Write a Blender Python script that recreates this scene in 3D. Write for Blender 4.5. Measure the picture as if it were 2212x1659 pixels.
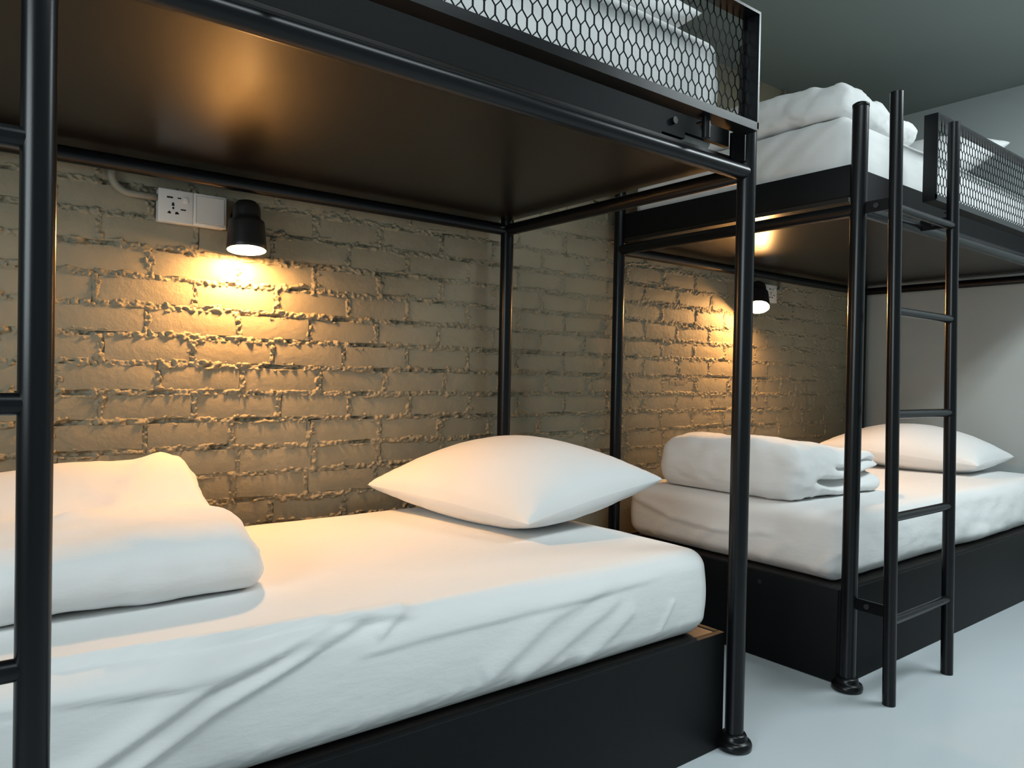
import bpy, bmesh, math, random
import numpy as np
from mathutils import Vector, Matrix

for o in list(bpy.data.objects): bpy.data.objects.remove(o, do_unlink=True)
scene = bpy.context.scene
COL = scene.collection
random.seed(7)

# ------------------------------------------------------------------ camera
F_PX, W_PX = 1596.6, 2212.0
YAW, PITCH, ROLL = 0.6616, -0.0101, 0.0194
fw = Vector((math.sin(YAW)*math.cos(PITCH), math.cos(YAW)*math.cos(PITCH), math.sin(PITCH)))
rt = Vector((math.cos(YAW), -math.sin(YAW), 0)); up = rt.cross(fw)
r2 = rt*math.cos(ROLL)+up*math.sin(ROLL); u2 = -rt*math.sin(ROLL)+up*math.cos(ROLL)
cam_d = bpy.data.cameras.new('camera'); cam = bpy.data.objects.new('camera', cam_d); COL.objects.link(cam)
cam_d.sensor_width = 36; cam_d.lens = 36*F_PX/W_PX; cam_d.clip_start = .02
m = Matrix((r2, u2, -fw)).transposed().to_4x4(); m.translation = Vector((-1.5493, -1.0802, .8976))
cam.matrix_world = m
scene.camera = cam

# ------------------------------------------------------------------ world, room light, exposure
wd = bpy.data.worlds.new('world'); scene.world = wd; wd.use_nodes = True
wd.node_tree.nodes['Background'].inputs[0].default_value = (.02, .022, .024, 1)
wd.node_tree.nodes['Background'].inputs[1].default_value = 0.5
def ceiling_lamp(name, loc, sx, sy, watt, col=(.86, .97, 1.0)):
    l = bpy.data.lights.new(name, 'AREA'); l.shape = 'RECTANGLE'; l.size = sx; l.size_y = sy
    l.energy = watt; l.color = col
    o = bpy.data.objects.new(name, l); COL.objects.link(o); o.location = loc
    return o
ceiling_lamp('ceiling_panel_light', (1.5, -.95, 2.33), 1.2, .5, 36)
ceiling_lamp('ceiling_panel_light', (-.7, -.95, 2.33), 1.2, .5, 15)
day = ceiling_lamp('window_daylight', (-3.36, -.95, 1.6), 1.3, 1.5, 52, (.84, .96, 1.0))
day.rotation_euler = (math.radians(90), 0, math.radians(-90))
vs = scene.view_settings
vs.view_transform = 'Standard'; vs.look = 'None'; vs.gamma = 1; vs.exposure = 0.34; vs.use_curve_mapping = False
LAMP_EMIT = 410.0

# ------------------------------------------------------------------ helpers
def mat(name, col, rough=.5, spec=.5, metal=0, bump=None, vary=None, emit=None, coat=0, sheen=0, world=False):
    m = bpy.data.materials.new(name); m.use_nodes = True
    nt = m.node_tree; b = nt.nodes['Principled BSDF']
    b.inputs['Base Color'].default_value = (*col, 1); b.inputs['Roughness'].default_value = rough
    b.inputs['Specular IOR Level'].default_value = spec; b.inputs['Metallic'].default_value = metal
    b.inputs['Coat Weight'].default_value = coat; b.inputs['Sheen Weight'].default_value = sheen
    tc = nt.nodes.new('ShaderNodeNewGeometry') if world else nt.nodes.new('ShaderNodeTexCoord')
    src = tc.outputs['Position' if world else 'Object']
    if vary:                       # (scale, darker colour, lighter colour, stretch)
        sc, c1, c2, st = vary
        mp = nt.nodes.new('ShaderNodeMapping'); mp.inputs['Scale'].default_value = st
        nt.links.new(src, mp.inputs['Vector'])
        n = nt.nodes.new('ShaderNodeTexNoise'); n.inputs['Scale'].default_value = sc; n.inputs['Detail'].default_value = 6
        nt.links.new(mp.outputs[0], n.inputs['Vector'])
        r = nt.nodes.new('ShaderNodeValToRGB'); r.color_ramp.elements[0].position = .3; r.color_ramp.elements[1].position = .7
        r.color_ramp.elements[0].color = (*c1, 1); r.color_ramp.elements[1].color = (*c2, 1)
        nt.links.new(n.outputs['Fac'], r.inputs['Fac']); nt.links.new(r.outputs['Color'], b.inputs['Base Color'])
    if bump:
        last = None
        for sc, st, dist, stretch in bump:
            mp = nt.nodes.new('ShaderNodeMapping'); mp.inputs['Scale'].default_value = stretch
            nt.links.new(src, mp.inputs['Vector'])
            n = nt.nodes.new('ShaderNodeTexNoise'); n.inputs['Scale'].default_value = sc; n.inputs['Detail'].default_value = 5
            nt.links.new(mp.outputs[0], n.inputs['Vector'])
            bp = nt.nodes.new('ShaderNodeBump'); bp.inputs['Strength'].default_value = st; bp.inputs['Distance'].default_value = dist
            nt.links.new(n.outputs['Fac'], bp.inputs['Height'])
            if last: nt.links.new(last.outputs[0], bp.inputs['Normal'])
            last = bp
        nt.links.new(last.outputs[0], b.inputs['Normal'])
    if emit:
        b.inputs['Emission Color'].default_value = (*emit[0], 1); b.inputs['Emission Strength'].default_value = emit[1]
    return m
ONE = (1, 1, 1)
M = {
 'metal': mat('black_powder_coat', (.0035, .0038, .0048), .28, .30, bump=[(900, .15, .0004, ONE)]),
 'panel': mat('charcoal_laminate', (.0048, .0054, .006), .55, .16, bump=[(60, .12, .0006, (1, 1, 12))], vary=(40, (.004, .0046, .0052), (.006, .0066, .0074), (1, 1, 14))),
 'board': mat('dark_brown_laminate', (.007, .0052, .004), .29, .5, bump=[(70, .06, .0005, (1, 10, 1))]),
 'sheet': mat('white_cotton', (.75, .75, .745), .85, .2, sheen=.15, bump=[(9, .22, .012, (1, 1, 2.5)), (30, .16, .005, (.6, 1, 1.6)), (420, .12, .0006, ONE)]),
 'pillow': mat('white_pillowcase', (.77, .77, .765), .85, .2, sheen=.15, bump=[(10, .05, .006, ONE), (420, .08, .0005, ONE)]),
 'brick': mat('painted_brick', (.29, .25, .175), .6, .35, world=True, bump=[(22, .3, .006, ONE), (60, .45, .0035, ONE), (200, .4, .0012, ONE)], vary=(6, (.265, .228, .158), (.312, .27, .19), ONE)),
 'mortar': mat('painted_mortar', (.285, .245, .17), .64, .3, world=True, bump=[(160, .8, .003, ONE), (380, .5, .0012, ONE)], vary=(9, (.26, .222, .153), (.308, .266, .187), ONE)),
 'wall': mat('grey_wall_paint', (.41, .445, .44), .55, .35, bump=[(120, .08, .0008, ONE)], vary=(2, (.395, .43, .425), (.425, .46, .455), ONE)),
 'ceil': mat('dark_ceiling_paint', (.25, .285, .265), .6, .3, bump=[(150, .06, .0006, ONE)]),
 'floor': mat('pale_epoxy_floor', (.52, .57, .59), .28, .5, bump=[(5, .03, .002, ONE)], vary=(1.5, (.50, .55, .575), (.54, .585, .61), ONE)),
 'plastic': mat('white_plastic', (.72, .68, .64), .38, .5),
 'plastic2': mat('white_plastic_rocker', (.70, .655, .61), .3, .5),
 'pipe': mat('painted_conduit', (.27, .245, .195), .55, .4),
 'slot': mat('socket_slot_black', (.01, .009, .008), .6, .3),
 'shade': mat('black_lamp_shade', (.014, .012, .011), .42, .5),
 'shade_in': mat('lamp_reflector', (.75, .70, .6), .4, .5),
 'bulb': mat('glowing_bulb', (1, .9, .7), .5, .2, emit=((1.0, .51, .175), LAMP_EMIT)),
 'mesh': mat('black_expanded_metal', (.0035, .0038, .0045), .6, .12),
 'chrome': mat('bolt_steel', (.05, .05, .055), .35, .5, metal=.6),
}

def link(o, parent=None):
    COL.objects.link(o)
    if parent: o.parent = parent
    return o
def mesh_obj(name, v, f, material, parent=None, smooth=False, loc=None):
    me = bpy.data.meshes.new(name); me.from_pydata([tuple(map(float, p)) for p in v], [], [tuple(map(int, q)) for q in f])
    me.materials.append(material)
    if smooth: me.shade_smooth()
    me.update()
    o = bpy.data.objects.new(name, me)
    if loc: o.location = loc
    return link(o, parent)
def mesh_np(name, v, quads, material, parent=None, smooth=True):
    me = bpy.data.meshes.new(name)
    v = np.asarray(v, dtype=np.float32); q = np.asarray(quads, dtype=np.int32)
    me.vertices.add(len(v)); me.vertices.foreach_set('co', v.ravel())
    me.loops.add(q.size); me.loops.foreach_set('vertex_index', q.ravel())
    me.polygons.add(len(q)); me.polygons.foreach_set('loop_start', np.arange(0, q.size, 4, dtype=np.int32))
    me.polygons.foreach_set('loop_total', np.full(len(q), 4, dtype=np.int32))
    me.update(calc_edges=True); me.validate()
    me.materials.append(material)
    if smooth: me.shade_smooth()
    return link(bpy.data.objects.new(name, me), parent)
def tag(o, label, cat, group=None):
    o['label'] = label; o['category'] = cat
    if group: o['group'] = group
    return o
def empty(name, loc, label, cat, group=None):
    o = bpy.data.objects.new(name, None); o.location = loc; o.empty_display_size = .1
    link(o); return tag(o, label, cat, group)
def struct(o): o['kind'] = 'structure'; return o

class G:                                  # collects shapes for one part
    def __init__(s): s.v = []; s.f = []; s.sm = []
    def add(s, v, f, smooth=False):
        n = len(s.v); s.v += [tuple(p) for p in v]; s.f += [tuple(i+n for i in q) for q in f]; s.sm += [smooth]*len(f); return s
    def box(s, x0, x1, y0, y1, z0, z1, b=0.0):
        if b <= 0:
            v = [(x, y, z) for x in (x0, x1) for y in (y0, y1) for z in (z0, z1)]
            return s.add(v, [(0,1,3,2),(4,6,7,5),(0,4,5,1),(2,3,7,6),(0,2,6,4),(1,5,7,3)])
        bm = bmesh.new(); bmesh.ops.create_cube(bm, size=1)
        for w in bm.verts: w.co = Vector(((x0+x1)/2+w.co.x*(x1-x0), (y0+y1)/2+w.co.y*(y1-y0), (z0+z1)/2+w.co.z*(z1-z0)))
        bmesh.ops.bevel(bm, geom=bm.edges[:], offset=b, segments=2, profile=.5, affect='EDGES')
        bm.verts.index_update()
        s.add([w.co[:] for w in bm.verts], [[w.index for w in q.verts] for q in bm.faces], True); bm.free(); return s
    def tube(s, p, q, r, n=20, caps=True, r2=None):
        p = Vector(p); q = Vector(q); d = (q-p).normalized(); a = d.orthogonal().normalized(); b = d.cross(a)
        r2 = r if r2 is None else r2; v = []; f = []
        for c, rr in ((p, r), (q, r2)):
            for i in range(n):
                t = 2*math.pi*i/n; v.append(c+(a*math.cos(t)+b*math.sin(t))*rr)
        for i in range(n): f.append((i, (i+1) % n, n+(i+1) % n, n+i))
        s.add(v, f, True)
        if caps:
            s.add(v[:n], [tuple(reversed(range(n)))]); s.add(v[n:], [tuple(range(n))])
        return s
    def path(s, pts, r, n=12):
        pts = [Vector(p) for p in pts]; rings = []; a = None
        for i, p in enumerate(pts):
            d = (pts[min(i+1, len(pts)-1)]-pts[max(i-1, 0)]).normalized()
            a = d.orthogonal().normalized() if a is None else (a-d*a.dot(d)).normalized()
            b = d.cross(a)
            rings += [p+(a*math.cos(2*math.pi*k/n)+b*math.sin(2*math.pi*k/n))*r for k in range(n)]
        f = [(i*n+k, i*n+(k+1) % n, (i+1)*n+(k+1) % n, (i+1)*n+k) for i in range(len(pts)-1) for k in range(n)]
        f += [tuple(reversed(range(n))), tuple(range((len(pts)-1)*n, len(pts)*n))]
        return s.add(rings, f, True)
    def lathe(s, prof, n=32, origin=(0,0,0), mtx=None, cap=False):
        v = []; k = len(prof)
        for i in range(n):
            t = 2*math.pi*i/n
            for r, z in prof:
                p = Vector((r*math.cos(t), r*math.sin(t), z))
                if mtx: p = mtx @ p
                v.append(p+Vector(origin))
        f = [(i*k+j, ((i+1) % n)*k+j, ((i+1) % n)*k+j+1, i*k+j+1) for i in range(n) for j in range(k-1)]
        return s.add(v, f, True)
    def prism(s, poly, axis, a0, a1):     # polygon in the two other axes, extruded along axis
        def P(u, w, t): return {'x': (t, u, w), 'y': (u, t, w), 'z': (u, w, t)}[axis]
        n = len(poly); v = [P(u, w, a0) for u, w in poly]+[P(u, w, a1) for u, w in poly]
        f = [tuple(range(n)), tuple(reversed(range(n, 2*n)))]+[(i, n+i, n+(i+1) % n, (i+1) % n) for i in range(n)]
        return s.add(v, f)
    def build(s, name, material, parent=None, loc=(0,0,0)):
        me = bpy.data.meshes.new(name); me.from_pydata([tuple(map(float, p)) for p in s.v], [], s.f)
        me.polygons.foreach_set('use_smooth', s.sm); me.materials.append(material)
        bm = bmesh.new(); bm.from_mesh(me); bmesh.ops.recalc_face_normals(bm, faces=bm.faces[:]); bm.to_mesh(me); bm.free()
        me.update()
        o = bpy.data.objects.new(name, me); o.location = loc
        return link(o, parent)

# numpy value noise
def _hash(i, j, k, seed):
    h = (i.astype(np.int64)*374761393 + j.astype(np.int64)*668265263 + k.astype(np.int64)*2147483647 + seed*1274126177) & 0xffffffff
    h = ((h ^ (h >> 13))*1274126177) & 0xffffffff
    return ((h ^ (h >> 16)) & 0xffff)/65535.0
def vnoise(x, y, z, seed=0):
    xi, yi, zi = np.floor(x), np.floor(y), np.floor(z); fx, fy, fz = x-xi, y-yi, z-zi
    s = lambda t: t*t*t*(t*(t*6-15)+10)
    fx, fy, fz = s(fx), s(fy), s(fz); out = 0
    for a in (0, 1):
        for b in (0, 1):
            for c in (0, 1):
                out = out + _hash(xi+a, yi+b, zi+c, seed)*(fx if a else 1-fx)*(fy if b else 1-fy)*(fz if c else 1-fz)
    return out
def fbm(x, y, z, seed=0, oct=4):
    t = 0; a = .5; s = 0
    for o in range(oct):
        t = t+a*vnoise(x*2**o, y*2**o, z*2**o, seed+o); s += a; a *= .5
    return t/s
def sstep(a, b, x):
    t = np.clip((x-a)/(b-a), 0, 1); return t*t*(3-2*t)

def axis_pts(a, b, step, fine=None):
    """lattice from a to b; fine=[(lo,hi,step)] refines bands"""
    pts = [a]; x = a
    while x < b-1e-6:
        st = step
        for lo, hi, s in (fine or []):
            if lo-1e-9 <= x < hi: st = s
        x = min(x+st, b); pts.append(x)
    if len(pts) > 2 and pts[-1]-pts[-2] < .3*step: pts.pop(-2)
    return np.array(pts)
def rbox(xs, ys, zs, r):
    """rounded box surface on the lattice; returns vertices, normals, quads"""
    nx, ny, nz = len(xs), len(ys), len(zs); idx = {}; V = []; Q = []
    def vid(i, j, k):
        key = (i, j, k)
        if key not in idx: idx[key] = len(V); V.append((xs[i], ys[j], zs[k]))
        return idx[key]
    for i in range(nx-1):
        for j in range(ny-1):
            Q.append((vid(i,j,0), vid(i,j+1,0), vid(i+1,j+1,0), vid(i+1,j,0)))
            Q.append((vid(i,j,nz-1), vid(i+1,j,nz-1), vid(i+1,j+1,nz-1), vid(i,j+1,nz-1)))
    for i in range(nx-1):
        for k in range(nz-1):
            Q.append((vid(i,0,k), vid(i+1,0,k), vid(i+1,0,k+1), vid(i,0,k+1)))
            Q.append((vid(i,ny-1,k), vid(i,ny-1,k+1), vid(i+1,ny-1,k+1), vid(i+1,ny-1,k)))
    for j in range(ny-1):
        for k in range(nz-1):
            Q.append((vid(0,j,k), vid(0,j,k+1), vid(0,j+1,k+1), vid(0,j+1,k)))
            Q.append((vid(nx-1,j,k), vid(nx-1,j+1,k), vid(nx-1,j+1,k+1), vid(nx-1,j,k+1)))
    V = np.array(V); lo = np.array([xs[0], ys[0], zs[0]]); hi = np.array([xs[-1], ys[-1], zs[-1]])
    rr = np.minimum(np.array(r)*np.ones(3), (hi-lo)/2-1e-4)
    inner = np.clip(V, lo+rr, hi-rr); d = (V-inner)/rr
    n = d/np.maximum(np.linalg.norm(d, axis=1, keepdims=True), 1e-9)
    return inner+n*rr, n, np.array(Q)

# ------------------------------------------------------------------ the room
WX0, WX1, WY0, WY1, CZ = -3.3, 2.575, -3.2, 1.035, 2.352
struct(G().box(WX0, WX1, WY0, WY1+.2, -.1, 0).build('floor', M['floor']))
struct(G().box(WX0, WX1, WY0, WY1+.2, CZ, CZ+.1).build('ceiling', M['ceil']))
struct(G().box(WX1, WX1+.1, WY0, WY1+.2, 0, CZ).build('wall_right', M['wall']))
struct(G().box(WX0-.1, WX0, WY0, -1.7, 0, CZ).box(WX0-.1, WX0, -.2, WY1+.2, 0, CZ).box(WX0-.1, WX0, -1.7, -.2, 0, .9).box(WX0-.1, WX0, -1.7, -.2, 2.2, CZ).build('wall_left', M['wall']))
w1 = struct(G().box(WX0-.06, WX0-.02, -1.7, -1.65, .9, 2.2).box(WX0-.06, WX0-.02, -.25, -.2, .9, 2.2).box(WX0-.06, WX0-.02, -1.65, -.25, .9, .95).box(WX0-.06, WX0-.02, -1.65, -.25, 2.15, 2.2).build('window_1', M['metal']))
G().box(WX0-.055, WX0-.025, -.965, -.935, .95, 2.15).build('window_mullion', M['metal'], w1)
struct(G().box(WX0-.1, WX1+.1, WY0-.1, WY0, 0, CZ).build('wall_front', M['wall']))

# brick wall: rough painted mortar bed as a height field, every brick its own piece
PITCH_Z, Z0, NLO, NHI = .0762, 1.141, -9, 5         # course n spans Z0+n*PITCH .. +1
BX0, BX1 = -1.72, WX1
ZLO, ZHI = Z0+NLO*PITCH_Z, Z0+(NHI+1)*PITCH_Z
rows = {}
phase = {-4: -.64, -7: -.65, -5: -.545}
rb = random.Random(11)
for n in range(NLO, NHI+1):
    x0 = phase.get(n, -.665 if n % 2 == 0 else -.555); P = .2245
    k0 = math.floor((BX0-x0)/P); js = []; k = k0+1
    while x0+k*P < BX1-.04:
        js.append(x0+k*P+rb.uniform(-.009, .009)); k += 1
    rows[n] = [BX0]+[j for j in js if j > BX0+.05]+[BX1]
STEP = .0027
gx = np.arange(BX0, BX1+STEP*.5, STEP); gz = np.arange(ZLO, ZHI+STEP*.5, STEP)
gx[-1] = BX1; gz[-1] = ZHI
X, Z = np.meshgrid(gx, gz, indexing='ij')
wobble = (fbm(X*6, Z*6, 0*X, 3)-.5)*.010
zz = Z+wobble
N = np.clip(np.floor((zz-Z0)/PITCH_Z).astype(int), NLO, NHI)
dz = (zz-Z0)-N*PITCH_Z; dzj = np.minimum(dz, PITCH_Z-dz)
dxj = np.full(X.shape, 9.0)
for n in range(NLO, NHI+1):
    mk = N == n; xx = X[mk]+(fbm(X[mk]*9, Z[mk]*9, 0*X[mk], 5)-.5)*.012
    d = np.full(xx.shape, 9.0)
    for j in rows[n][1:-1]: d = np.minimum(d, np.abs(xx-j))
    dxj[mk] = d
dj = np.minimum(dzj, dxj)                              # distance to the nearest joint centre line
plaster = sstep(-.25, .5, X)*.75+.25*sstep(.45, .62, fbm(X*2.5, Z*2.5, 0*X, 17))   # how much the joints are filled
n1 = fbm(X*46, Z*62, 0*X, 21, 4); n2 = fbm(X*115, Z*135, 0*X, 31, 3); n3 = fbm(X*14, Z*22, 0*X, 41, 3)
joint = 1-sstep(.006, .010+.012*n3, dj)
h = .0006 + (n1-.5)*.011*(1-.45*plaster) + (n2-.5)*.017*(1-.3*plaster)
crev = sstep(.56, .70, n3)*(1-sstep(.002, .006, np.abs(dzj-.0035)))*(dzj < .008)*(1-.55*plaster)
h = h-.016*crev
slop = sstep(.50, .74, n1)*(1-sstep(.008, .024, dj))*.0046*(.1+1.9*sstep(.3, .7, n2))
inside = -.010+slop*2.2*(sstep(.3, .6, n3))+.009*sstep(.55, .75, fbm(X*7, Z*12, 0*X, 51))*(1-sstep(.006, .03, dj))
pits = sstep(.66, .74, fbm(X*32, Z*30, 0*X, 61, 3))*.006
skim = plaster*.0106*sstep(.25, .55, fbm(X*4, Z*5, 0*X, 71))*sstep(.0, .8, X)
H = joint*h+(1-joint)*np.maximum(inside, -.010+skim+(n2-.5)*.003*plaster-pits*plaster)
Yw = WY1-H
nxg, nzg = X.shape
V = np.stack([X, Yw, Z], -1).reshape(-1, 3)
ii, kk = np.meshgrid(np.arange(nxg-1), np.arange(nzg-1), indexing='ij')
a = (ii*nzg+kk).ravel(); Q = np.stack([a, a+nzg, a+nzg+1, a+1], 1)
# plain rest of the wall around the brick field, joined to it
ex = []; exq = []
def quad(x0, x1, z0, z1):
    b = len(V)+len(ex); ex.extend([(x0, WY1, z0), (x1, WY1, z0), (x1, WY1, z1), (x0, WY1, z1)]); exq.append((b, b+1, b+2, b+3))
quad(WX0, WX1, 0, ZLO); quad(WX0, WX1, ZHI, CZ); quad(WX0, BX0, ZLO, ZHI)
b = len(V)+len(ex)
ex += [(WX0, WY1+.12, 0), (WX1, WY1+.12, 0), (WX1, WY1+.12, CZ), (WX0, WY1+.12, CZ)]; exq.append((b, b+3, b+2, b+1))
wall_back = struct(mesh_np('wall_back', np.vstack([V, np.array(ex)]), np.vstack([Q, np.array(exq)]), M['mortar'], smooth=True))
# brick meshes: a few irregular shapes shared by all the bricks (unit length in x)
brick_meshes = []
for s in range(8):
    rs = np.random.RandomState(100+s)
    nu, nv = 9, 4; U = np.linspace(-.1122, .1122, nu); Wv = np.linspace(-.5, .5, nv); v = []; f = []
    for i, u in enumerate(U):
        for j, w in enumerate(Wv):
            edge = 1 if (i in (0, nu-1) or j in (0, nv-1)) else 0
            v.append((u+(rs.rand()-.5)*.005*(i in (0, nu-1)), -.0008*rs.rand()+(.0012+.0016*rs.rand())*edge, w*.0635+(rs.rand()-.5)*.0045*(j in (0, nv-1))))
    for i in range(nu-1):
        for j in range(nv-1): f.append((i*nv+j, (i+1)*nv+j, (i+1)*nv+j+1, i*nv+j+1))
    # sides
    ring = [i*nv for i in range(nu)]+[(nu-1)*nv+j for j in range(1, nv)]+[i*nv+nv-1 for i in range(nu-2, -1, -1)]+[j for j in range(nv-2, 0, -1)]
    base = len(v)
    L = len(ring)
    for q in ring: v.append(v[q])
    for q in ring: v.append((v[q][0], .02, v[q][2]))
    for q in range(L): f.append((base+q, base+L+q, base+L+(q+1) % L, base+(q+1) % L))
    me = bpy.data.meshes.new('brick'); me.from_pydata(v, [], f); me.materials.append(M['brick']); me.shade_smooth(); me.update()
    bm = bmesh.new(); bm.from_mesh(me); bmesh.ops.recalc_face_normals(bm, faces=bm.faces[:]); bm.to_mesh(me); bm.free()
    brick_meshes.append(me)
for n in range(NLO, NHI+1):
    for xa, xb in zip(rows[n][:-1], rows[n][1:]):
        o = bpy.data.objects.new('brick', rb.choice(brick_meshes)); link(o, wall_back)
        xc = (xa+xb)/2; wz = float(((fbm(np.array([xc*6]), np.array([(Z0+(n+.5)*PITCH_Z)*6]), np.zeros(1), 3)-.5)*.010)[0])
        o.location = (xc, WY1+rb.uniform(-.0022, .0020), Z0+(n+.5)*PITCH_Z-wz)
        o.rotation_euler = (rb.uniform(-.012, .012), rb.uniform(-.008, .008), rb.uniform(-.008, .008))
        o.scale = (((xb-xa)-rb.uniform(.011, .018))/.2244, 1, rb.uniform(.96, 1.03))

# ------------------------------------------------------------------ bunk beds
D, LEN, ZR, ZB = .955, 1.925, 1.402, .282
PR, RR, LR_ = .0225, .0195, .0175
def hex_mesh(x0, x1, z0, z1, y, pitch=.0238, row=.0285, leg=.0155, t=.0021):
    g = G(); hw = pitch/2; r = 0; z = z0-.01
    def bar(xa, za, xb, zb, tt):
        xa2, xb2 = sorted((xa, xb))
        if xb2 < x0 or xa2 > x1: return
        # clip to the frame
        pts = []
        for (px, pz, qx, qz) in ((xa, za, xb, zb),):
            t0, t1 = 0.0, 1.0
            for (pp, dd, lo, hi) in ((px, qx-px, x0, x1), (pz, qz-pz, z0, z1)):
                if abs(dd) < 1e-9:
                    if pp < lo or pp > hi: return
                else:
                    u0, u1 = sorted(((lo-pp)/dd, (hi-pp)/dd)); t0 = max(t0, u0); t1 = min(t1, u1)
            if t0 >= t1: return
            pts = [(px+(qx-px)*t0, pz+(qz-pz)*t0), (px+(qx-px)*t1, pz+(qz-pz)*t1)]
        (ax, az), (bx, bz) = pts; d = math.hypot(bx-ax, bz-az)
        if d < 1e-5: return
        nx, nz = -(bz-az)/d*tt/2, (bx-ax)/d*tt/2; ty = .0009
        v = [(ax+nx, y-ty, az+nz), (ax-nx, y-ty, az-nz), (bx-nx, y-ty, bz-nz), (bx+nx, y-ty, bz+nz),
             (ax+nx, y+ty, az+nz), (ax-nx, y+ty, az-nz), (bx-nx, y+ty, bz-nz), (bx+nx, y+ty, bz+nz)]
        g.add(v, [(0,1,2,3), (7,6,5,4), (0,4,5,1), (1,5,6,2), (2,6,7,3), (3,7,4,0)])
    while z < z1:
        off = (r % 2)*hw; x = x0-pitch+off
        while x < x1+pitch:
            bar(x, z, x, z+leg, t*1.5)
            bar(x, z+leg, x+hw, z+row, t); bar(x, z+leg, x-hw, z+row, t)
            x += pitch
        z += row; r += 1
    return g

def bunk(name, X0, Y0, label, guard_x, ladder_x, ladder_dz, notch_side):
    """X0,Y0 = axis of the front left post"""
    X1 = X0+LEN; Y1 = Y0+D
    root = empty(name, ((X0+X1)/2, (Y0+Y1)/2, 0), label, 'bunk bed', 'black metal bunk beds along the brick wall')
    cx, cy = root.location.x, root.location.y
    def B(g, nm, mt, parent=None):
        o = g.build(nm, mt, parent or root)
        o.location = (-cx, -cy, 0) if parent is None else (0, 0, 0)
        return o
    for px in (X0, X1):
        for py in (Y0, Y1):
            p = B(G().tube((px, py, .012), (px, py, 1.706), PR, 28), 'post', M['metal'])
            B(G().lathe([(0, 0), (.038, 0), (.0425, .003), (.0435, .012), (.041, .019), (.034, .0225), (.031, .024), (.0305, .033), (.027, .038), (.0, .038)], 36, (px, py, 0)), 'foot', M['metal'], p)
            B(G().lathe([(.0, .008), (.016, .007), (PR+.0006, .002), (PR+.0008, -.006), (PR-.001, -.006)], 28, (px, py, 1.706)), 'post_cap', M['metal'], p)
    for py, nm in ((Y0, 'front_rail'), (Y1, 'back_rail')):
        B(G().tube((X0, py, ZR), (X1, py, ZR), RR, 24), nm, M['metal'])
    for px in (X0, X1):
        B(G().tube((px, Y0, ZR), (px, Y1, ZR), RR, 24), 'end_rail', M['metal'])
    # bunk platform: board with a rim
    pz = 1.432
    B(G().prism([(X0-.002, Y0+.03), (X1+.002, Y0+.03), (X1+.002, Y1-.026), (X1-.027, Y1-.026), (X1-.027, Y1+.045), (X0+.027, Y1+.045), (X0+.027, Y1-.026), (X0-.002, Y1-.026)], 'z', pz, pz+.014), 'platform', M['board'])
    if notch_side == 'right':
        nx = X1-.032
        poly = [(X0+.03, pz+.0145), (nx-.245, pz+.0145), (nx-.245, 1.452), (nx-.165, 1.452), (nx-.165, 1.467), (nx, 1.467), (nx, 1.540), (X0+.03, 1.540)]
    else:
        poly = [(X0+.027, pz+.0145), (X1-.03, pz+.0145), (X1-.03, 1.540), (X0+.027, 1.540)]
    B(G().prism(poly, 'y', Y0+.030, Y0+.042), 'side_board', M['panel'])
    B(G().box(X0+.03, X1-.03, Y1-.042, Y1-.030, pz+.0145, 1.540), 'side_board', M['panel'])
    ends = [(X0-.004, X0+.010)] + ([(X1-.010, X1+.004)] if notch_side != 'right' else [])
    for xa, xb in ends:
        B(G().box(xa, xb, Y0+.0245, Y1-.0245, pz+.0145, 1.540, .0015), 'end_board', M['panel'])
    if notch_side == 'right':
        b_ = B(G().box(X1-.031, X1-.0275, Y0-.015, Y0+.028, 1.424, 1.50).box(X1-.031, X1-.006, Y0+.024, Y0+.028, 1.424, 1.50), 'corner_bracket', M['metal'])
        for bx_, bz_ in ((X1-.24, 1.483), (X1-.12, 1.50)):
            B(G().tube((bx_, Y0+.030, bz_), (bx_, Y0+.022, bz_), .008, 12), 'bolt', M['metal'])
    # guard: flat-bar frame with expanded-metal infill, pegs below
    ga, gb = guard_x; gy0, gy1 = Y0-.066, Y0-.024; gz0, gz1 = 1.477, 1.751
    fr = G().box(ga, gb, gy0, gy1, gz1-.006, gz1).box(ga, gb, gy0, gy1, gz0, gz0+.004).box(ga, gb, gy0, gy0+.004, gz0+.004, gz0+.019)
    fr.box(ga, ga+.006, gy0, gy1, gz0+.004, gz1-.006).box(gb-.006, gb, gy0, gy1, gz0+.004, gz1-.006)
    fr.box(gb-.012, gb-.006, gy1-.004, gy1, gz0+.02, gz1-.006).box(ga+.006, ga+.012, gy1-.004, gy1, gz0+.02, gz1-.006)
    gf = B(fr, 'guard_frame', M['metal'])
    mp = B(hex_mesh(ga+.006, gb-.006, gz0+.004, gz1-.006, gy1-.006), 'mesh_panel', M['mesh'], gf)
    for gx_ in (ga+.17, gb-.165):
        B(G().tube((gx_, Y0-.045, gz0-.046), (gx_, Y0-.045, gz0), .0095, 16), 'guard_peg', M['metal'], gf)
        B(G().box(gx_-.008, gx_+.008, Y0-.045, Y0-.024, gz0-.012, gz0-.008), 'peg_tab', M['metal'], gf)
    # ladder
    la, lb = ladder_x; yt, yb = Y0-.104, Y0-.123
    yl = lambda z: yb+(yt-yb)*z/1.71
    lz = ladder_dz
    for lx in (la, lb):
        B(G().tube((lx, yl(0), .001+lz), (lx, yl(1.71), 1.712+lz), LR_, 24), 'ladder_rail', M['metal'])
    for k in range(5):
        z = 1.391-.2895*k+lz
        B(G().tube((la, yl(z), z), (lb, yl(z), z), .0125, 18), 'rung', M['metal'])
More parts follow.
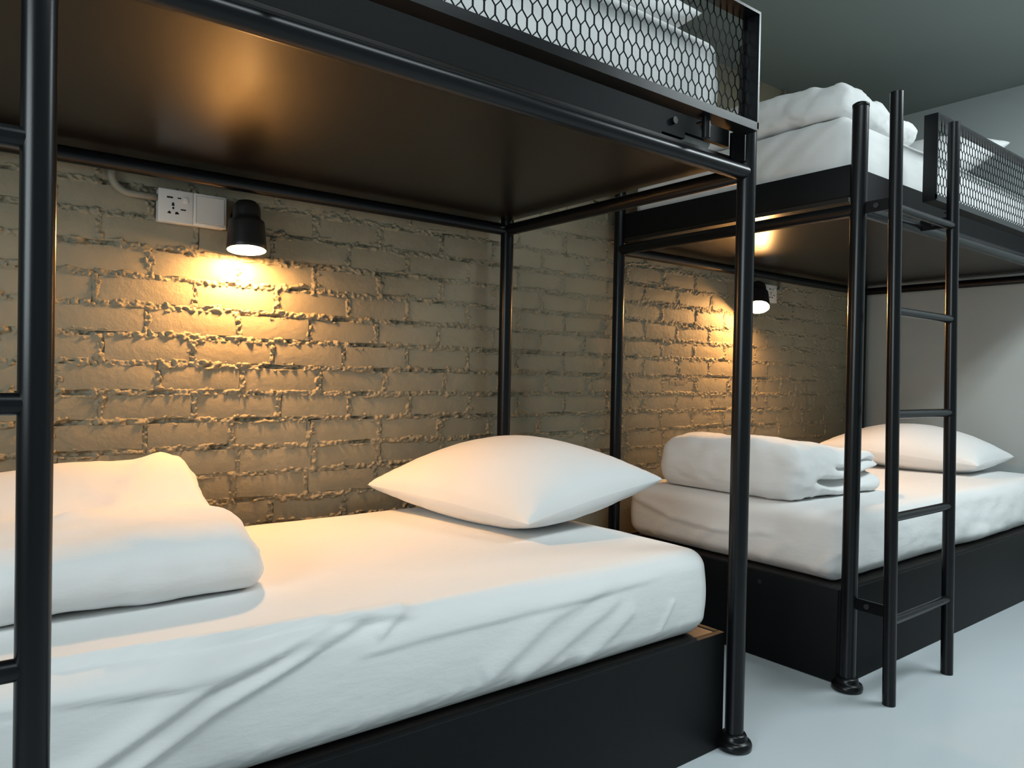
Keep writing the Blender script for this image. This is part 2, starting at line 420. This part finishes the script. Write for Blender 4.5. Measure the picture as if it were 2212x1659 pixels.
    for z in (1.405, .258):
        for lx in (la, lb):
            if lx == lb and z < 1: continue
            tx = min(max(lx, X0), X1)
            br = B(G().prism([(tx-.0025, Y0-.012), (tx+.0025, Y0-.012), (lx+.0025, yl(z)+.01), (lx-.0025, yl(z)+.01)], 'z', z-.0165, z+.0165), 'ladder_bracket', M['metal'])
            B(G().tube(((tx+lx)/2-.0025, Y0-.055, z), ((tx+lx)/2-.0075, Y0-.055, z), .0075, 12), 'bolt', M['chrome'], br)
    # lower storage base
    fy = Y0+.0185
    xa, xb = X0+.006, X1-.020 if notch_side == 'right' else X1-.006
    B(G().box(xa, xb, fy, fy+.018, .002, ZB, .001), 'front_panel', M['panel'])
    B(G().box(xa, xb, Y1-.0365, Y1-.0185, .002, ZB, .001), 'back_panel', M['panel'])
    for e0, e1 in ((xa, xa+.018), (xb-.018, xb)):
        e = B(G().box(e0, e1, fy+.019, Y1-.0375, .002, ZB, .001), 'end_panel', M['panel'])
        B(G().tube((e0-.0035 if e0 == xa else e1+.0035, Y0+.30, ZB-.035), (e0 if e0 == xa else e1, Y0+.30, ZB-.035), .007, 12), 'bolt', M['chrome'], e)
    B(G().box(xa+.021, xb-.021, fy+.0195, Y1-.038, ZB-.018, ZB-.001), 'deck', M['board'])
    return root

BED1_X0 = -LEN
bunk('bunk_bed', BED1_X0, -.0025, 'black tubular bunk bed nearest the camera, filling the left of the room', (-1.34, -.052), (-1.848, -1.463), .045, 'right')
bunk('bunk_bed', .5646, .0085, 'black tubular bunk bed farther away against the right wall, its whole ladder showing', (.918, 2.44), (.560, .938), 0, 'left')

# ------------------------------------------------------------------ bedding
def seg_dist(x, z, pts):
    """signed distance to a polyline in the x-z plane (positive above), and parameter along"""
    best = np.full(x.shape, 9.0); sg = np.zeros(x.shape); par = np.zeros(x.shape); n = len(pts)-1
    for i in range(n):
        (x0, z0), (x1, z1) = pts[i], pts[i+1]; dx, dz_ = x1-x0, z1-z0; L2 = dx*dx+dz_*dz_
        tt = np.clip(((x-x0)*dx+(z-z0)*dz_)/L2, 0, 1); ex_, ez_ = x-(x0+tt*dx), z-(z0+tt*dz_)
        d = np.hypot(ex_, ez_); m_ = d < best; best = np.where(m_, d, best)
        sg = np.where(m_, np.sign(dx*ez_-dz_*ex_), sg); par = np.where(m_, (i+tt)/n, par)
    return best*np.where(sg == 0, 1, sg), par
def pleat(x, z, pts, amp, w, tail):
    """cloth pleat: sharp lip on the lower side of the line, soft shoulder above"""
    d, par = seg_dist(x, z, pts)
    prof = np.where(d < 0, np.exp(-(d/w)**2), np.exp(-(d/tail)**2))
    return amp*prof*sstep(0, .12, par)*sstep(0, .12, 1-par)

def mattress(name, x0, x1, y0, y1, z0, z1, label, folds, fine=False, seed=1, r=(.05, .05, .045), mtl='sheet'):
    if fine:
        xs = axis_pts(x0, x1, .006); ys = axis_pts(y0, y1, .022, [(y0, y0+.1, .006), (y1-.06, y1, .01)]); zs = axis_pts(z0, z1, .005)
    else:
        xs = axis_pts(x0, x1, .016, [(x0, x0+.07, .008)]); ys = axis_pts(y0, y1, .016, [(y0, y0+.07, .008)]); zs = axis_pts(z0, z1, .009)
    V, N_, Q_ = rbox(xs, ys, zs, r)
    x, y, z = V.T; nx_, ny_, nz_ = N_.T
    front = np.clip(-ny_, 0, 1); end = np.clip(np.abs(nx_), 0, 1); top = np.clip(nz_, 0, 1)
    side = np.clip(1-np.abs(nz_), 0, 1)
    t = (z-z0)/(z1-z0)
    d = np.zeros(len(x))
    d += side*.010*np.sin(np.pi*np.clip(t, 0, 1))                       # soft belly
    d += top*.006*(fbm(x*3, y*4, 0*x, seed, 3)-.5)
    d += side*.008*(fbm(x*5+y*5, z*4, y*3, seed+5, 3)-.5)
    # gathered lower hem
    s = x*np.abs(ny_)+y*np.abs(nx_)
    d += side*sstep(.30, .0, t)*.006*(fbm(s*40, z*6, 0*s, seed+9, 3)-.5)*2
    d -= side*sstep(.22, .0, t)*.012
    d += folds(x, y, z, nx_, ny_, nz_, front, end, top)
    V2 = V+N_*d[:, None]
    V2[:, 2] = np.maximum(V2[:, 2], z0)
    o = mesh_np(name, V2, Q_, M[mtl])
    return tag(o, label, 'mattress', 'white mattresses in fitted sheets')

def folds_m1(x, y, z, nx, ny, nz, front, end, top):
    ft = np.clip(front+.6*top*(y < .12), 0, 1); z = z+.0
    d = pleat(x, z, [(-1.50, .335), (-1.39, .364), (-1.235, .440), (-1.102, .470), (-1.02, .482)], .011, .004, .020)
    d += pleat(x, z, [(-1.40, .315), (-1.326, .350), (-1.228, .402), (-1.067, .458), (-.95, .486)], .010, .0035, .017)
    d += pleat(x, z, [(-1.62, .474), (-1.43, .461), (-1.272, .449), (-1.135, .462), (-.995, .474)], .007, .004, .016)
    d += pleat(x, z, [(-1.02, .432), (-.856, .437), (-.583, .442), (-.24, .449)], .0045, .005, .020)
    d += pleat(x, z, [(-1.03, .476), (-.94, .482), (-.79, .488), (-.54, .489)], .005, .004, .012)
    d += pleat(x, z, [(-.74, .325), (-.705, .346), (-.582, .418), (-.36, .475)], .0055, .014, .03)
    d += pleat(x, z, [(-.66, .300), (-.623, .320), (-.49, .383), (-.367, .433)], .0055, .013, .028)
    d += pleat(x, z, [(-.50, .300), (-.42, .345), (-.33, .40)], .005, .012, .026)
    d += pleat(x, z, [(-.255, .315), (-.204, .394)], .004, .004, .01)
    d += pleat(x, z, [(-.965, .452), (-.93, .470), (-.90, .480)], .007, .004, .012)
    # long tuck running along the top edge
    d2 = pleat(x, y, [(-1.9, .150), (-1.45, .088), (-1.25, .066), (-1.0, .050), (-.86, .040)],   .016, .003, .03)
    return d*np.clip(front*1.6, 0, 1)+d2*top
def folds_end(seed, sgn=-1):
    def f(x, y, z, nx, ny, nz, front, end, top):
        z0 = z.min(); zz_ = (z-z0)
        d = end*.006*(fbm(y*9+zz_*8, y*1.5-zz_*2, 0*y, seed, 3)-.5)*2
        d += end*pleat(-y, zz_, [(-.95, .165), (-.70, .105), (-.48, .095), (-.25, .125)], .009, .004, .022)
        for yy, sl in ((.15, .25), (.33, .35), (.46, .3), (.62, .4), (.8, .3)):
            d += end*pleat(-y, zz_, [(-yy, .012), (-yy+.03, .05), (-yy+.03+sl*.25, .11)], .007, .005, .016)
        d += front*.011*(fbm(x*4+zz_*5, zz_*9-x*2, 0*y, seed+3, 3)-.5)*2
        return d
    return f
def folds_up2(x, y, z, nx, ny, nz, front, end, top):
    d = 0
    for y_, a_ in ((.10, .006), (.20, .008), (.30, .007), (.45, .006), (.60, .005)):
        d = d+end*pleat(-y, z, [(-y_-.16, 1.55), (-y_-.06, 1.63), (-y_+.06, 1.715)], a_, .008, .03)
    return d+front*.006*(fbm(x*5, z*12, 0*x, 77, 3)-.5)*2
def folds_plain(x, y, z, nx, ny, nz, front, end, top):
    return front*.008*(fbm(x*3+z*4, z*10, 0*x, 88, 3)-.5)*2

mattress('mattress', -1.85, -.064, .034, .925, .2825, .488, 'white sheeted mattress on the lower bunk of the near bed, pleated along its front', folds_m1, True, 3, (.045, .04, .038))
mattress('mattress', .612, 2.46, .062, .935, .2825, .495, 'white sheeted mattress on the lower bunk of the far bed by the right wall', folds_end(31), False, 5, (.055, .05, .04))
mattress('mattress', -1.88, -.050, .050, .900, 1.4465, 1.722, 'white mattress behind the wire mesh on the upper bunk of the near bed', folds_plain, False, 9, (.03, .03, .03))
mattress('mattress', .588, 2.46, .060, .905, 1.4465, 1.706, 'white mattress on the far upper bunk, its creased end above the black board', folds_up2, False, 13, (.04, .04, .045))

def pillow(name, FL, FR, BL, BR, t_top, t_bot, zmin, label, seed=1, n=44, group='white pillows'):
    U = np.linspace(-1, 1, n); V_ = []
    # denser toward the rim
    U = np.sign(U)*(1-(1-np.abs(U))**1.35)
    A, B_ = np.meshgrid(U, U, indexing='ij')
    c = [np.array(p) for p in (FL, FR, BL, BR)]
    s, t = (A+1)/2, (B_+1)/2
    def bil(s, t): return (c[0]*((1-s)*(1-t))[..., None]+c[1]*(s*(1-t))[..., None]+c[2]*((1-s)*t)[..., None]+c[3]*(s*t)[..., None])
    # edges pulled in between the corners
    ins = .055
    s2 = .5+(s-.5)*(1-ins*(1-B_**2)); t2 = .5+(t-.5)*(1-ins*(1-A**2))
    P = bil(s2, t2)
    nrm = np.cross(c[1]-c[0], c[2]-c[0]); nrm /= np.linalg.norm(nrm)
    puff = ((1-A**2)*(1-B_**2))**.42*(1-.12*(A**2+B_**2))
    wr = (fbm(P[..., 0]*7, P[..., 1]*7, P[..., 2]*3, seed, 3)-.5)
    edgew = (np.abs(A)**4+np.abs(B_)**4)*(1-np.maximum(np.abs(A), np.abs(B_))**20)
    T = P+nrm*(t_top*puff+.012*wr*puff+.006*edgew*(fbm(P[..., 0]*26, P[..., 1]*26, 0*A, seed+3, 2)-.5))[..., None]
    Bt = P-nrm*(t_bot*puff-.008*wr*puff+.006*edgew*(fbm(P[..., 0]*26, P[..., 1]*26, 0*A+4, seed+6, 2)-.5))[..., None]
    Bt[..., 2] = np.maximum(Bt[..., 2], zmin); T[..., 2] = np.maximum(T[..., 2], Bt[..., 2]+.0004)
    V = np.vstack([T.reshape(-1, 3), Bt.reshape(-1, 3)]); q = []
    for i in range(n-1):
        for j in range(n-1):
            a_ = i*n+j; q.append((a_, a_+n, a_+n+1, a_+1)); b_ = n*n+a_; q.append((b_, b_+1, b_+n+1, b_+n))
    for k in range(n-1):
        q.append((k, k+1, n*n+k+1, n*n+k)); a_ = (n-1)*n+k; q.append((a_, n*n+a_, n*n+a_+1, a_+1))
        a_ = k*n; q.append((a_, n*n+a_, n*n+a_+n, a_+n)); a_ = k*n+n-1; q.append((a_, a_+n, n*n+a_+n, n*n+a_))
    o = mesh_np(name, V, q, M['pillow'])
    return tag(o, label, 'pillow', group)
pillow('pillow', (-.405, .312, .537), (.095, .318, .612), (-.520, .945, .562), (-.02, .940, .625), .135, .105, .4905, 'plump white pillow on the lower bunk of the near bed', 2)
pillow('pillow', (2.02, .20, .548), (2.44, .20, .566), (1.83, .83, .600), (2.42, .84, .61), .125, .10, .4975, 'plump white pillow on the lower bunk of the far bed', 5)
pillow('pillow', (-.50, .10, 1.79), (-.072, .085, 1.80), (-.50, .68, 1.79), (-.06, .66, 1.80), .10, .075, 1.7245, 'white pillow behind the wire mesh on the upper bunk of the near bed', 8)
pillow('pillow', (1.62, .20, 1.79), (2.05, .12, 1.935), (1.66, .72, 1.79), (2.2, .70, 1.90), .12, .10, 1.7085, 'white pillow with one raised corner peeking over the far guard rail', 12)

def duvet(name, x0, x1, y0, y1, z0, z1, label, shape, r, step=.01):
    xs = axis_pts(x0, x1, step); ys = axis_pts(y0, y1, step); zs = axis_pts(z0, z1, .007)
    V, N_, Q_ = rbox(xs, ys, zs, r)
    V2 = shape(V.copy(), N_)
    V2[:, 2] = np.maximum(V2[:, 2], z0)
    return tag(mesh_np(name, V2, Q_, M['sheet']), label, 'duvet', 'folded white duvets')
def shape_d1(V, N_):
    x, y, z = V.T; t = (z-.4905)/(.61-.4905)
    lift = .074*sstep(.60, .82, y)*np.clip(t, 0, 1)+.004*np.exp(-((y-.42)/.12)**2)*np.clip(t, 0, 1)
    lift -= .028*np.clip(t, 0, 1)*sstep(-1.25, -1.55, x)*sstep(.6, .9, y)
    V[:, 2] += lift
    # right-hand end: the thick back fold stops short of the front one
    e = np.clip(N_[:, 0], 0, 1)
    V[:, 0] += e*(-.008*sstep(.55, .75, y)+.008*np.exp(-((y-.40)/.13)**2)+.012*(fbm(y*18, z*24, 0*y, 5, 3)-.5)*2)
    V[:, 0] += sstep(-1.28, -1.06, x)*(-.045*np.clip(t-.3, 0, 1)*sstep(.55, .35, y))
    V += N_*((fbm(x*5, y*6, z*5, 15, 3)-.5)*.022+(fbm(x*16, y*9, z*16, 25, 3)-.5)*.008)[:, None]
    V += N_*(pleat(x, y, [(-1.40, .45), (-1.25, .62), (-1.15, .80), (-1.08, .90)], .010, .010, .03)*np.clip(N_[:, 2], 0, 1))[:, None]
    return V
duvet('folded_duvet', -1.84, -1.052, .268, .915, .4905, .61, 'thick white duvet folded at the left end of the near lower bunk', shape_d1, (.035, .075, .055))
def shape_d2(V, N_):
    x, y, z = V.T; t = np.clip((z-.4975)/(.68-.4975), 0, 1)
    V[:, 2] += t*(.022*np.exp(-((y-.52)/.16)**2)*np.exp(-((x-.72)/.2)**2)-.045*sstep(.85, 1.28, x)+.01*(fbm(x*6, y*6, 0*x, 3, 3)-.5))
    fr = np.clip(-N_[:, 1], 0, 1); en = np.clip(N_[:, 0], 0, 1)
    zm = .556+.012*np.sin(x*11)
    open_ = sstep(.76, .92, x)
    g = np.exp(-((z-zm)/.013)**2)*open_
    V[:, 1] += fr*.075*g; V[:, 0] -= en*.06*np.exp(-((z-zm)/.012)**2)
    g2 = np.exp(-((z-.60-.01*np.sin(x*17))/.008)**2)*sstep(.86, .98, x)
    V[:, 1] += fr*.03*g2
    V[:, 0] += np.clip(-N_[:, 0], 0, 1)*(-.012*np.exp(-((y-.5)/.3)**2)+.02*t)
    V[:, 1] += fr*.03*sstep(.0, .5, t)*sstep(.80, 1.2, x)
    V += N_*((fbm(x*5, y*5, z*9, 35, 3)-.5)*.034+(fbm(x*20, y*14, z*22, 45, 3)-.5)*.010*(.4+open_))[:, None]
    c_ = np.exp(-((x-.80)/.09)**2-((y-.27)/.1)**2)
    V += N_*(c_*(fbm(x*40, y*40, z*30, 65, 2)-.5)*.014)[:, None]
    return V
duvet('folded_duvet', .655, 1.29, .235, .840, .4975, .680, 'white duvet folded in layers on the far lower bunk', shape_d2, (.06, .065, .085))
def shape_d3(V, N_):
    x, y, z = V.T; t = np.clip((z-1.7085)/(1.80-1.7085), 0, 1)
    V[:, 2] += t*(.05*sstep(.05, .45, y)*sstep(1.1, .6, x)-.012*sstep(.7, 1.1, x)+.016*(fbm(x*6, y*6, 0*x, 3, 3)-.5))
    V += N_*((fbm(x*6, y*6, z*8, 55, 3)-.5)*.032+(fbm(x*24, y*20, z*30, 75, 3)-.5)*.020)[:, None]
    e = np.clip(N_[:, 0], 0, 1); V[:, 0] += e*(.03*(fbm(y*14, z*30, 0*y, 9, 3)-.3))
    e = np.clip(-N_[:, 0], 0, 1); V[:, 0] += e*(-.012+.02*t)
    return V
duvet('folded_duvet', .60, 1.085, .075, .860, 1.7085, 1.800, 'white duvet folded at the left end of the far upper bunk', shape_d3, (.03, .035, .042))

# ------------------------------------------------------------------ wall lamps
def wall_lamp(loc, axis, label, arm_to):
    """loc = centre of the shade opening, axis = pointing direction of the light"""
    root = empty('wall_lamp', (arm_to[0], WY1-.004, arm_to[2]), label, 'lamp', 'black reading lamps on the brick wall')
    off = Vector(root.location)
    ax = Vector(axis).normalized(); q = (-ax).to_track_quat('Z', 'Y').to_matrix()
    T = lambda p: q @ Vector(p)+Vector(loc)-off
    def L(prof, nm, mt, n=40, parent=None):
        return G().lathe(prof, n, Vector(loc)-off, q).build(nm, mt, parent or root)
    sh = L([(.0505, 0), (.052, .002), (.0515, .012), (.0495, .040), (.0475, .070), (.0460, .080), (.0375, .086), (.0370, .094), (.0365, .112), (.034, .124), (.026, .134), (.012, .139), (0, .140)], 'shade', M['shade'])
    L([(.0500, .0005), (.0495, .012), (.0475, .040), (.0455, .068), (.036, .078), (0, .079)], 'reflector', M['shade_in'], parent=sh)
    L([(.0, -.009), (.012, -.0078), (.024, -.004), (.034, .002), (.040, .009), (.042, .016), (.037, .030), (.022, .046), (0, .05)], 'bulb', M['bulb'])
    top = T((0, 0, .105)); plate = Vector((arm_to[0], WY1-.014, arm_to[2]))-off
    mid = Vector((plate.x*.5+top.x*.5, plate.y-.025, plate.z*.55+top.z*.45))
    pts = [(plate*(1-t)**2+mid*2*t*(1-t)+top*t*t) for t in [i/10 for i in range(11)]]
    G().path(pts, .0065, 14).build('arm', M['shade'], root)
    mtx = Matrix.Rotation(math.radians(90), 3, 'X')
    G().lathe([(0, .016), (.024, .015), (.029, .011), (.030, 0), (0, 0)], 32, (plate.x, .004+.004, plate.z), mtx).build('wall_plate', M['shade'], root)
    return root
wall_lamp((-.888, .953, 1.226), (-.03, -.13, -1), 'black bell-shaped reading lamp above the near lower bunk, glowing downward', (-.878, 0, 1.326))
wall_lamp((1.446, .925, 1.240), (-.40, -.30, -.86), 'black reading lamp above the far lower bunk, tilted toward the left', (1.475, 0, 1.318))

# ------------------------------------------------------------------ socket and switch boxes, conduits
def switch_box(x0, label, flip=False):
    z0, z1, yb, yf = 1.284, 1.370, WY1-.001, 1.000
    root = empty('switch_box', (x0+.086, yb, z0), label, 'switch box', 'white double socket boxes')
    o_ = Vector(root.location); L = lambda g, nm, mt, p=None: g.build(nm, mt, p or root, loc=(-o_ if p is None else (0, 0, 0)))
    L(G().box(x0+.001, x0+.171, yf+.009, yb, z0+.001, z1-.001, .003), 'back_box', M['plastic'])
    a, b = (x0, x0+.0857) if not flip else (x0+.0863, x0+.172)
    c, d = (x0+.0863, x0+.172) if not flip else (x0, x0+.0857)
    sp = L(G().box(a, b, yf, yf+.0088, z0, z1, .002), 'socket_plate', M['plastic'])
    w = .0857; P = lambda u, v: (a+u*w, z0+v*.086)
    def slot(u0, u1, v0, v1):
        (ax, az), (bx, bz) = P(u0, v0), P(u1, v1)
        L(G().box(ax, bx, yf-.0004, yf+.001, az, bz), 'slot', M['slot'], sp)
    slot(.235, .41, .725, .775); slot(.54, .645, .735, .772)              # charging ports
    # universal socket: earth on top, two angled pins below, one flat pin at the side
    def poly(pts):
        L(G().prism([P(u, v) for u, v in pts], 'y', yf-.0004, yf+.001), 'slot', M['slot'], sp)
    poly([(.375, .50), (.455, .50), (.445, .585), (.415, .615), (.385, .585)]); slot(.395, .445, .40, .47)
    poly([(.245, .27), (.35, .25), (.355, .30), (.31, .345)]); poly([(.475, .25), (.60, .265), (.545, .335), (.485, .325)])
    slot(.635, .785, .395, .435)
    rk = L(G().box(*[P(.70, 0)[0], P(.84, 0)[0]], yf-.0028, yf+.001, P(0, .64)[1], P(0, .80)[1], .001), 'small_switch', M['plastic2'], sp)
    sw = L(G().box(c, d, yf, yf+.0088, z0, z1, .002), 'switch_plate', M['plastic'])
    rx0, rx1, rz0, rz1 = c+.0075, d-.0075, z0+.0075, z1-.0075
    L(G().box(rx0-.001, rx1+.001, yf-.0003, yf+.002, rz0-.001, rz1+.001), 'recess', M['pipe'], sw)
    L(G().prism([(yf+.001, rz0), (yf-.0042, rz0), (yf-.0012, rz1), (yf+.001, rz1)], 'x', rx0, rx1), 'rocker', M['plastic2'], sw)
    return root
switch_box(-1.1005, 'white double box with socket and rocker switch beside the near lamp')
switch_box(1.541, 'small white double box behind the far lamp', True)
def conduit(x_box, x_up, label):
    s = 1 if x_up < x_box else -1; y = WY1-.017; z = 1.347; r = .045
    pts = [(x_box, y, z), (x_up+s*r, y, z)]
    pts += [(x_up+s*r-s*r*math.sin(t), y, z+r-r*math.cos(t)) for t in [i*math.pi/16 for i in range(1, 9)]]
    pts += [(x_up, y, 1.6), (x_up, y, CZ-.001)]
    p = G().path(pts, .0095, 14).build('conduit_pipe', M['pipe'])
    tag(p, label, 'conduit', 'painted conduits on the back wall')
    for zc in (1.75, CZ-.05):
        G().box(x_up-.02, x_up+.02, y-.0115, WY1-.0005, zc-.008, zc+.008, .002).build('clip', M['pipe'], p)
conduit(-1.1005, -1.207, 'painted conduit bending into the white box on the near brick wall')
conduit(1.7135, 1.775, 'painted conduit running up the wall behind the far bunk')
